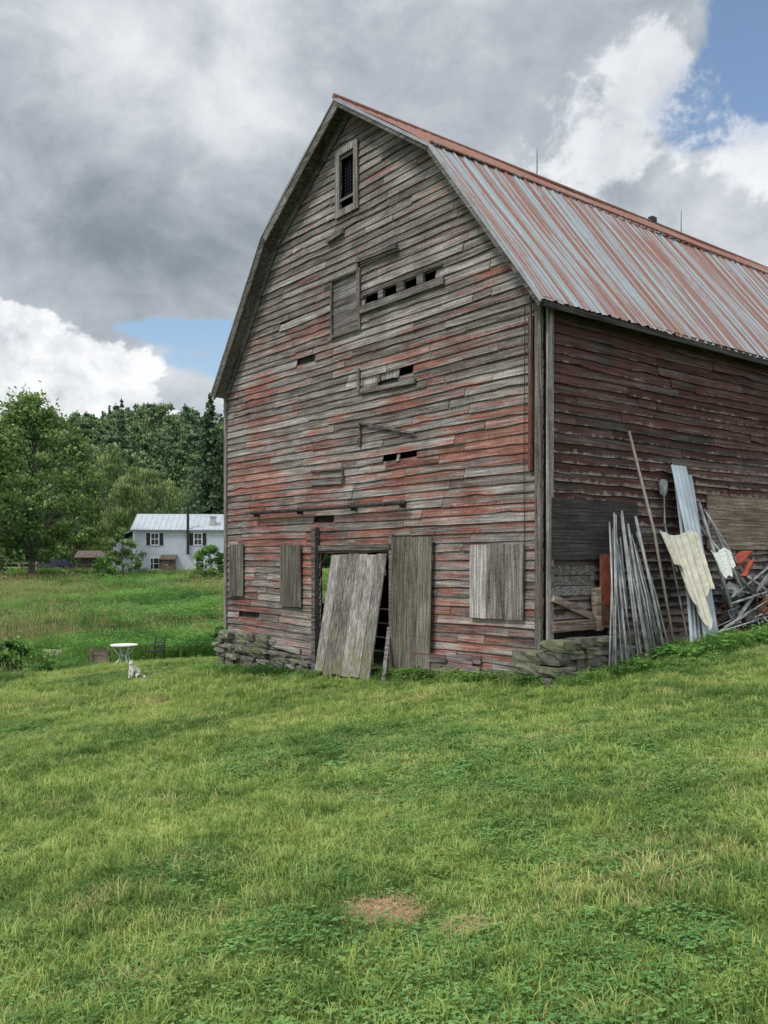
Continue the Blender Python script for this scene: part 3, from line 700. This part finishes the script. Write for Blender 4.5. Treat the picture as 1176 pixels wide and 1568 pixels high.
def emit(x,y,s,sz_,v,dz=0):
    rx,ry=slope_rot(x,y)
    q=(Matrix.Rotation(ry,3,'Y')@Matrix.Rotation(rx,3,'X')@Matrix.Rotation(R.uniform(0,6.283),3,'Z')).to_euler()
    P_.append((x,y,Hf(x,y)+dz)); Ro.append(tuple(q)); Sc.append((s,s,sz_)); Vi.append(v)
def band(y0,y1,step,s):
    y=y0
    while y<y1:
        x=-.5*y-1.5
        while x<.5*y+1.5:
            xx=x+R.uniform(-.5,.5)*step; yy=y+R.uniform(-.5,.5)*step
            if not ismead(xx,yy) and not inbarn(xx,yy,.1) and not spot(xx,yy):
                cn=math.sin(xx*1.1+1.3)+math.sin(yy*.9+xx*.5)+R.gauss(0,.9)
                if yy<9: cn+=.4+ (0.5 if xx>0 else 0)
                v=R.choice([0,1,0,6]) if cn<.5 else (R.choice([0,1,2,3]) if cn<1.4 else R.choice([3,4,5,2]))
                emit(xx,yy,s*R.uniform(.85,1.2),s*R.uniform(.55,1.25),v)
            x+=step
        y+=step
band(2.0,7,.2,.85); band(7,14,.29,1.1); band(14,36,.45,1.6)
scatter('lawn_grass',P_,Ro,Sc,Vi,cL)
P_,Ro,Sc,Vi=[],[],[],[]
def mband(y0,y1,step,s,xl,xr,hs=1):
    y=y0
    while y<y1:
        x=xl(y)
        while x<xr(y):
            xx=x+R.uniform(-.5,.5)*step; yy=y+R.uniform(-.5,.5)*step
            if ismead(xx,yy) and not inbarn(xx,yy,.3):
                cn=math.sin(xx*.35+yy*.12)+math.sin(yy*.22-xx*.1)+R.gauss(0,.5)
                near=yy<42
                v=R.choice([0,1]) if cn<(-.7 if near else .2) else R.choice([2,3])
                sh=hs*(1+.35*math.sin(xx*.5)*math.cos(yy*.33))
                if near: sh=1.75+.7*math.sin(xx*.9+1)*math.cos(yy*.5)
                if near and xx>-11.0 and yy<33: sh=.7
                emit(xx,yy,s*R.uniform(.8,1.3),s*R.uniform(.7,1.3)*sh,v)
            x+=step
        y+=step
mband(14,45,.42,.9,lambda y:-.55*y-3,lambda y:-2.0 if y>31 else -8.0)
mband(45,75,.8,1.4,lambda y:-.55*y-3,lambda y:-.08*y,1.1)
mband(75,104,1.4,1.9,lambda y:-.55*y-3,lambda y:-.05*y,.55)
scatter('meadow_grass',P_,Ro,Sc,Vi,cM)
P_,Ro,Sc,Vi=[],[],[],[]
for k in range(380):
    q=R.random()
    if q<.35: lx,ly=-.15-abs(R.gauss(0,.12)),R.uniform(-.3,3.2)
    elif q<.5: lx,ly=-.2-abs(R.gauss(0,.15)),R.uniform(5.8,9.6)
    elif q<.92: lx,ly=R.uniform(1.7,9),-.98-abs(R.gauss(0,.22))
    else: lx,ly=R.uniform(-.3,1.8),-.6-abs(R.gauss(0,.12))
    x,y=l2w(lx,ly); s=R.uniform(.5,1.05); emit(x,y,s,s*R.uniform(.7,1.1),R.choice([0,1]))
for k in range(40):
    x=R.uniform(-9,8); y=R.uniform(9,12.5)+abs(x)*.1
    if not inbarn(x,y,.3): emit(x,y,R.uniform(.4,.6),.35,R.choice([0,1]))
scatter('barn_foot_weeds',P_,Ro,Sc,Vi,cE)
b=B()
for i,(a_,b_,ra,rb) in enumerate(SPOTS[:4]):
    for k in range(520):
        x,y=disk(1.25); x=a_+x*(ra+.08); y=b_+y*(rb+.08); az_=R.uniform(0,6.28); l=R.uniform(.02,.05); z=Hf(x,y)+.006+R.random()*.012
        w=.0016; dx,dy=math.cos(az_)*l,math.sin(az_)*l; b.add([(x-dy/l*w,y+dx/l*w,z),(x+dx,y+dy,z+.01*R.random()),(x+dy/l*w,y-dx/l*w,z)],[(0,1,2)])
b.obj('dry_straw',mStraw,fixn=False)
# ------------------------------------------------------------------ trees
def leafmat(name,dk,lt,tr=.25):
    m=M(name); r1,r2,v=m.attr(); n=m.noise(m.coord('Object'),.35,3,.6)
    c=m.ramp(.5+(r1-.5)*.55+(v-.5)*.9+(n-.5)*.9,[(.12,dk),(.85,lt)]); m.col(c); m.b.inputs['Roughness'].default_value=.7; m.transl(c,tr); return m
lmD=leafmat('leaf_deciduous',(.045,.10,.03),(.22,.32,.095)); lmW=leafmat('leaf_willow',(.10,.16,.05),(.34,.42,.16))
lmC=leafmat('leaf_conifer',(.025,.055,.026),(.08,.125,.06),.1); lmB=leafmat('leaf_bush',(.04,.10,.028),(.17,.30,.07))
lmF=[leafmat('forest_leaf_a',(.06,.115,.060),(.20,.28,.12),.15),leafmat('forest_leaf_b',(.05,.10,.055),(.15,.235,.105),.15),leafmat('forest_leaf_c',(.075,.13,.060),(.25,.33,.13),.15)]; lmFC=leafmat('forest_conifer_leaf',(.04,.08,.05),(.10,.16,.085),.1)  # forest greens shifted pale and bluish to carry distance haze in the colour
mBark=simple('bark',(.16,.14,.115),.95,0,.3,6)
def quad(b,c,s,cd,mi=1,drop=0):
    a=Vector((R.gauss(0,1),R.gauss(0,1),R.gauss(0,1))).normalized(); t=a.cross(Vector((R.gauss(0,1),R.gauss(0,1),R.gauss(0,1)))).normalized(); u=a.cross(t)
    c=Vector(c); p=R.uniform(.5,.75)
    if drop: t=Vector((R.gauss(0,.2),R.gauss(0,.2),-1)); u=Vector((R.gauss(0,1),R.gauss(0,1),0)).normalized(); p=.3
    b.add([c-t*s*.5,c+u*s*.5*p-t*s*.05,c+t*s*.55,c-u*s*.5*p],[(0,1,2,3)],cd,mi)
def decid(b,h,cw,base=.2,nl=9000,ls=.35,clumps=90,drop=0,lean=0):
    pts=[];rad=[]
    for i in range(7): t=i/6; pts.append((math.sin(t*3)*h*.015+lean*t,math.cos(t*2.2)*h*.012,h*.92*t)); rad.append(h*.018*(1-t)**.8+.02)
    b.tube(pts,rad,8,0)
    cs=[]
    for k in range(clumps):
        t=base+(1-base)*R.random()**.85; a=R.uniform(0,6.28)
        env=math.sin(math.pi*min(1,max(.05,(t-base)/(1-base)*.86+.12)))**.7
        rr=cw*.5*env*(.35+.65*math.sqrt(R.random()))*(1+.18*math.sin(a*3+h))
        c=Vector((rr*math.cos(a)+lean*t,rr*math.sin(a),h*t-.12*rr)); cs.append((c,R.uniform(.5,1.2)*cw*.11))
        if k%3==0:
            s=Vector((lean*t*.7,0,h*max(.1,(t-.22)))); b.tube([s,s.lerp(c,.5)+Vector((0,0,.03*h)),c],[h*.006,h*.004,.015],5,0,cap=False)
    per=nl//clumps
    for c,r in cs:
        br_=R.random()
        for _ in range(int(per*R.uniform(.5,1.4))):
            v=Vector((R.gauss(0,.55),R.gauss(0,.55),R.gauss(0,.42)))*r
            if drop: v.z=-abs(R.gauss(0,1.4))*r+.3*r
            p=c+v; up=.5+.5*max(-1,min(1,v.z/r))  # light from above painted in: upper leaves of a clump get paler colour
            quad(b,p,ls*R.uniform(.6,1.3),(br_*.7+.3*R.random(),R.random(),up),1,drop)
def conif(b,h,w,ls=.5,sparse=.0,st=.012,add=.09):
    b.tube([(0,0,0),(0,0,h*.6),(0,0,h)],[h*.014,h*.008,.02],7,0)
    z=h*.10
    while z<h*.99:
        L=w*.5*(1-z/h)**.85*R.uniform(.6,1.15)+.1
        for a in [R.uniform(0,6.28) for _ in range(5)]:
            if R.random()<sparse: continue
            dr=-.28*L; m=max(3,int(L/ls*5)); sh=R.random()
            for i in range(m):
                t=(i+.5)/m; p=(L*t*math.cos(a)+R.gauss(0,.1*L),L*t*math.sin(a)+R.gauss(0,.1*L),z+dr*t*t+R.gauss(0,.12))
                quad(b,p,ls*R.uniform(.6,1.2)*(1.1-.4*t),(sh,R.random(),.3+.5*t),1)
        z+=h*st+add
def tree(name,px,dist,build,mats,zoff=0):
    x=(px-588)/1347*dist; b=B(); build(b); ob=b.obj(name,mats,fixn=False); ob.location=(x,dist,Hf(x,dist)-.1+zoff); ob.rotation_euler=(0,0,R.uniform(0,6)); return ob
tree('maple_tree',52,92,lambda b:decid(b,18.8,12.5,.14,15000,.42,120),[mBark,lmD])
tree('maple_tree',-30,86,lambda b:decid(b,16,10,.12,9000,.42,80),[mBark,lmD])
tree('maple_tree',112,118,lambda b:decid(b,13,8,.10,8000,.42,70),[mBark,lmD])
tree('willow_tree',163,135,lambda b:decid(b,18.5,13,.1,11000,.6,90,1),[mBark,lmW])
tree('willow_tree',222,128,lambda b:decid(b,15.5,12,.08,11000,.6,90,1),[mBark,lmW])
tree('pine_tree',186,150,lambda b:conif(b,29.5,8.5,sparse=.30,ls=.9,st=.022,add=.2),[mBark,lmC])
tree('spruce_tree',322,108,lambda b:conif(b,22,11.5,ls=.75),[mBark,lmC])
tree('spruce_tree',352,112,lambda b:conif(b,24,9,ls=.75),[mBark,lmC])
tree('lilac_bush',322,86,lambda b:decid(b,3.4,4.2,.02,3500,.26,40),[mBark,lmB])
tree('apple_tree',188,93,lambda b:decid(b,5.0,3.8,.12,3500,.26,40),[mBark,lmD])
tree('garden_bush',160,88,lambda b:decid(b,2.6,3.0,.02,1500,.24,24),[mBark,lmB])
tree('corner_shrub',339,21.5,lambda b:decid(b,1.15,.55,.02,1100,.07,20),[mBark,lmB])
tree('burdock_shrub',14,23.5,lambda b:decid(b,1.1,1.8,.02,1800,.12,26),[mBark,lmB])
cF=bpy.data.collections.new('forest_protos')
for k in range(5): proto(cF,lambda b:decid(b,R.uniform(9,13),R.uniform(8,10.5),.10,1700,.85,30),[mBark,lmF[k%3].m])
proto(cF,lambda b:conif(b,R.uniform(13,15),5.5,ls=1.1,st=.03,add=.2),[mBark,lmFC.m])
P_,Ro,Sc,Vi=[],[],[],[]
y=145
while y<440:
    stp=5.2 if y<300 else 6.5
    x=-.75*y
    while x<.05*y:
        xx=x+R.uniform(-2.5,2.5); yy=y+R.uniform(-2.5,2.5); r=xx/yy
        if not(-.250<r<-.222 and 165<yy<262) and not(yy<160 and -.42<r<-.1 and R.random()<.4):
            s=R.uniform(.7,1.3); P_.append((xx,yy,Hf(xx,yy)-.5)); Ro.append((0,0,R.uniform(0,6.28))); Sc.append((s,s,s*R.uniform(.85,1.2))); Vi.append(5 if R.random()<.07 else R.randint(0,4))
        x+=stp
    y+=stp
scatter('forest_trees',P_,Ro,Sc,Vi,cF)
# ------------------------------------------------------------------ house
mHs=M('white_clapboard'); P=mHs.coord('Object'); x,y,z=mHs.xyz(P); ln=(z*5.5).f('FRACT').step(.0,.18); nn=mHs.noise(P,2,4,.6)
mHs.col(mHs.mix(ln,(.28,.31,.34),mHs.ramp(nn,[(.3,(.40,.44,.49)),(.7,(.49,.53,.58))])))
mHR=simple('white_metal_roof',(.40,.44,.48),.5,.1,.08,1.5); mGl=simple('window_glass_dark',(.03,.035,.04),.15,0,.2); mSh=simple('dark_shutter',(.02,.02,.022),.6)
mBrown=simple('brown_shingles',(.13,.105,.085),.9,0,.3,3); mCh=simple('chimney_block',(.42,.42,.40),.9,0,.1)
hx=(205-588)/1347*100; house=empty('white_farmhouse',(hx,100,Hf(hx,100)-.15),math.radians(4))
hl=15.5; hd=7.0; hw=5.05
b=B(); b.box((hl/2,hd/2,hw/2),(hl/2,hd/2,hw/2)); b.add([(0,0,hw),(0,hd,hw),(0,hd/2,hw+1.75),(hl,0,hw),(hl,hd,hw),(hl,hd/2,hw+1.75)],[(0,1,2),(5,4,3),(0,2,5,3),(1,4,5,2),(0,3,4,1)])
b.box((-1.25,hd/2,1.9),(1.25,hd/2-.8,2.1)); b.obj('walls',mHs,house)
b=B()
for s in (0,1):
    y0=-.35 if s==0 else hd+.35; vs=[]
    for xx in (-.35,hl+.35): vs+=[(xx,y0,hw-.10),(xx,hd/2,hw+1.85),(xx,y0,hw-.02),(xx,hd/2,hw+1.93)]
    b.add(vs,[(0,1,3,2),(4,6,7,5),(2,3,7,6),(0,4,5,1),(0,2,6,4),(1,5,7,3)])
for k in range(26): xx=-.3+k*.62; b.beam((xx,-.35,hw+.0),(xx,hd/2,hw+1.95),.05,.04)
b.add([(-2.7,.5,3.9),(-2.7,hd-.5,3.9),(0,hd-.5,5.0),(0,.5,5.0),(-2.7,.5,4.0),(-2.7,hd-.5,4.0),(0,hd-.5,5.1),(0,.5,5.1)],[(0,1,2,3),(7,6,5,4),(0,4,5,1),(3,2,6,7),(0,3,7,4)])
b.obj('roof',mHR,house)
bw,bg,bs=B(),B(),B()
def win(xc,zc,w,h,sh=True):
    bg.box((xc,-.02,zc),(w/2,.03,h/2))
    for s in(-1,1):
        bw.box((xc+s*w/2,-.05,zc),(.05,.03,h/2+.06))
        if sh: bs.box((xc+s*(w/2+.28),-.05,zc),(.2,.03,h/2))
    for s in(-1,0,1): bw.box((xc,-.054,zc+s*h/2),(w/2,.03,.05 if s else .03))
    bw.box((xc,-.052,zc),(.02,.025,h/2))
win(2.35,3.95,.9,1.35); win(7.2,3.95,.9,1.35); win(12,3.95,.9,1.35); win(2.8,1.15,1.9,1.3,False); win(7.4,1.35,1.0,1.3,False)
for xx in(2.2,3.4): bw.box((xx,-.06,1.15),(.04,.03,.65))
bw.box((0,-.04,hw/2),(.1,.04,hw/2)); bw.box((hl/2,-.06,hw-.12),(hl/2,.05,.1))
bw.obj('window_trim',mWhite,house); bg.obj('window_glass',mGl,house); bs.obj('shutters',mSh,house)
b=B(); b.tube([(6.1,-.25,2.2),(6.1,-.25,7.2)],.15,8); b.box((6.1,-.2,7.3),(.25,.25,.08)); b.obj('stove_pipe',mBlack,house)
b=B(); b.box((8.8,.8,5.6),(.3,.3,.9)); b.box((8.8,.8,6.55),(.36,.36,.08)); b.box((9.6,-.3,.9),(.1,.1,.9)); b.obj('chimney',mCh,house)
b=B(); b.box((4.0,-.8,.8),(.7,.7,.8)); b.add([(3.1,-1.7,1.6),(4.9,-1.7,1.6),(4.9,0,2.1),(3.1,0,2.1),(3.1,-1.7,1.68),(4.9,-1.7,1.68),(4.9,0,2.18),(3.1,0,2.18)],[(0,1,2,3),(7,6,5,4),(0,4,5,1),(1,5,6,2),(0,3,7,4)]); b.obj('porch',mBrown,house)
sx_=(118-588)/1347*104; shed=empty('garden_shed',(sx_,104,Hf(sx_,104)-.1),.1)
b=B(); b.box((1.9,1.3,.9),(1.5,1.2,.9)); 
for xx in(.1,3.8): b.box((xx,-.4,.9),(.07,.07,.9))
b.obj('shed_walls',mShed,shed); b=B()
for s in(0,1):
    y0=-.7 if s==0 else 3.2; b.add([(-.2,y0,1.75),(4.1,y0,1.75),(4.1,1.25,2.55),(-.2,1.25,2.55),(-.2,y0,1.85),(4.1,y0,1.85),(4.1,1.25,2.65),(-.2,1.25,2.65)],[(0,1,2,3),(7,6,5,4),(0,4,5,1),(0,3,7,4),(1,5,6,2)])
b.obj('shed_roof',mBrown,shed)
cx_=(88-588)/1347*107; car=empty('parked_car',(cx_,107,Hf(cx_,107)+.05),.08)
b=B(); sec=[(-2.1,.35,.75),(-2.0,.3,.95),(-1.2,.28,1.0),(-.6,.28,1.42),(.7,.28,1.42),(1.4,.28,1.0),(2.1,.3,.92),(2.2,.35,.6)]
vs=[];fs=[]
for (xx,zb,zt) in sec:
    wt=.85 if zt<1.2 else .68; vs+=[(xx,-.85,zb),(xx,-.88,.8 if zt>.8 else zt),(xx,-wt,zt),(xx,wt,zt),(xx,.88,.8 if zt>.8 else zt),(xx,.85,zb)]
for i in range(7):
    for k in range(6): k2=(k+1)%6; fs.append((6*i+k,6*i+k2,6*i+6+k2,6*i+6+k))
fs+=[tuple(range(6)),tuple(range(42,48))[::-1]]; b.add(vs,fs); mCar=simple('dark_blue_car_paint',(.02,.03,.07),.25,0,.1); b.obj('body',mCar,car)
b=B()
for xx in(-1.35,1.4):
    for yy in(-.86,.86): b.tube([(xx,yy-.1,.33),(xx,yy+.1,.33)],.33,14)
b.obj('wheels',mBlack,car); b=B(); b.box((.05,-.80,1.16),(.75,.03,.15),Matrix.Rotation(-.35,3,'X')); b.obj('side_windows',mGl,car)
fb=B()
for k in range(14):
    x=-66+k*2.0; y=105+k*.1; z=Hf(x,y); fb.box((x,y,z+.6),(.06,.06,.6))
for h in(.5,1.0): fb.beam((-66,105,Hf(-66,105)+h),(-40,106.3,Hf(-40,106.3)+h),.05,.12)
fb.obj('wooden_fence',mTan)
# ------------------------------------------------------------------ garden table, chair, planter, cat
tx_,ty_=FURN[0]; e=empty('garden_table',(tx_,ty_,Hf(tx_,ty_)),.2); ht=.68
b=B(); b.tube([(0,0,ht),(0,0,ht+.03)],[.46,.46],20); b.obj('table_top',mWhite,e)
b=B()
for k in range(4):
    a=k*math.pi/2+.5; c,s=math.cos(a),math.sin(a); b.tube([(.40*c,.40*s,ht),(.30*c,.30*s,ht*.75),(.14*c,.14*s,ht*.5),(.20*c,.20*s,ht*.25),(.40*c,.40*s,0)],.03,6)
b.tube([(.14,0,ht*.5),(0,.14,ht*.5),(-.14,0,ht*.5),(0,-.14,ht*.5),(.14,0,ht*.5)],.018,6); b.obj('table_legs',mWhite,e)
cx2,cy2=FURN[1]; e=empty('garden_chair',(cx2,cy2,Hf(cx2,cy2)),-.5)
b=B()
for x in(-.24,.24):
    b.tube([(x,-.22,0),(x,-.22,.6),(x,.2,.62)],.02,6); b.tube([(x,.25,0),(x,.2,.42),(x,.3,.86)],.02,6)
for z in(.86,.7,.55): b.tube([(-.24,.22+(z-.42)*.2,z),(.24,.22+(z-.42)*.2,z)],.018,6)
for k in range(7): xx=-.2+k*.067; b.tube([(xx,.22,.44),(xx,.3,.84)],.010,5)
b.box((0,0,.42),(.25,.23,.018)); b.obj('chair_frame',mBlack,e)
px_,py_=FURN[2]; e=empty('wooden_planter',(px_,py_,Hf(px_,py_)),.3)
b=B()
for s in(-1,1): b.box((s*.26,0,.25),(.02,.26,.25)); b.box((0,s*.24,.25),(.24,.02,.25))
for s in(-1,1):
    for q in(-1,1): b.box((s*.28,q*.28,.28),(.03,.03,.28))
b.box((0,0,.4),(.22,.22,.01)); b.obj('planter_box',mTanPly,e)
lx_,ly_=FURN[3]; b=B(); z=Hf(lx_,ly_)+.15; b.tube([(lx_-.5,ly_,z),(lx_+.5,ly_+.2,z)],[.17,.15],10); b.tube([(lx_-.3,ly_+.35,z+.1),(lx_+.6,ly_+.2,z+.1)],[.14,.12],10); b.obj('cut_logs',mTan)
qx,qy=G(204,1041)
mCat=M('white_cat_fur'); P=mCat.coord('Object'); n=mCat.noise(P,9,3,.5); mCat.col(mCat.ramp(n,[(.50,(.70,.68,.64)),(.62,(.42,.33,.24))]))
J=[(0,.09,.085,.085),(0,.05,.15,.078),(0,-.01,.21,.062),(0,-.045,.255,.042),(0,-.065,.30,.044),(0,-.105,.29,.026),
   (.035,-.045,.16,.028),(.035,-.06,.08,.017),(.035,-.065,.02,.015),(.035,-.09,.012,.014),
   (-.035,-.045,.16,.028),(-.035,-.06,.08,.017),(-.035,-.065,.02,.015),(-.035,-.09,.012,.014),
   (.07,.06,.075,.05),(.08,-.01,.06,.03),(.08,.05,.02,.018),(.08,-.03,.014,.015),
   (-.07,.06,.075,.05),(-.08,-.01,.06,.03),(-.08,.05,.02,.018),(-.08,-.03,.014,.015),
   (.03,.18,.035,.022),(.12,.19,.02,.018),(.17,.10,.018,.014)]
E=[(0,1),(1,2),(2,3),(3,4),(4,5),(2,6),(6,7),(7,8),(8,9),(2,10),(10,11),(11,12),(12,13),(0,14),(14,15),(15,16),(16,17),(0,18),(18,19),(19,20),(20,21),(0,22),(22,23),(23,24)]
me=bpy.data.meshes.new('cat'); me.from_pydata([j[:3] for j in J],E,[]); cat=bpy.data.objects.new('cat',me); sc.collection.objects.link(cat)
md=cat.modifiers.new('skin','SKIN'); md.use_smooth_shade=True
for i,j in enumerate(J): me.skin_vertices[0].data[i].radius=(j[3],j[3])
me.skin_vertices[0].data[0].use_root=True
cat.modifiers.new('sub','SUBSURF').render_levels=2; me.materials.append(mCat.m)
b=B()
for s in(-1,1): b.add([(s*.012,-.062,.335),(s*.045,-.055,.322),(s*.03,-.045,.33),(s*.036,-.062,.375)],[(0,1,3),(1,2,3),(2,0,3),(0,2,1)])
b.obj('ears',mCat,cat)
b=B()
for s in(-1,1): b.tube([(s*.018,-.104,.308),(s*.018,-.108,.308)],.006,8)
b.tube([(0,-.131,.293),(0,-.134,.293)],.005,6); b.obj('eyes_and_nose',mBlack,cat)
cat.location=(qx,qy,Hf(qx,qy)+.03); cat.rotation_euler=(0,0,-.5); cat.scale=(1.15,1.15,1.15)
print('done', len(bpy.data.objects))
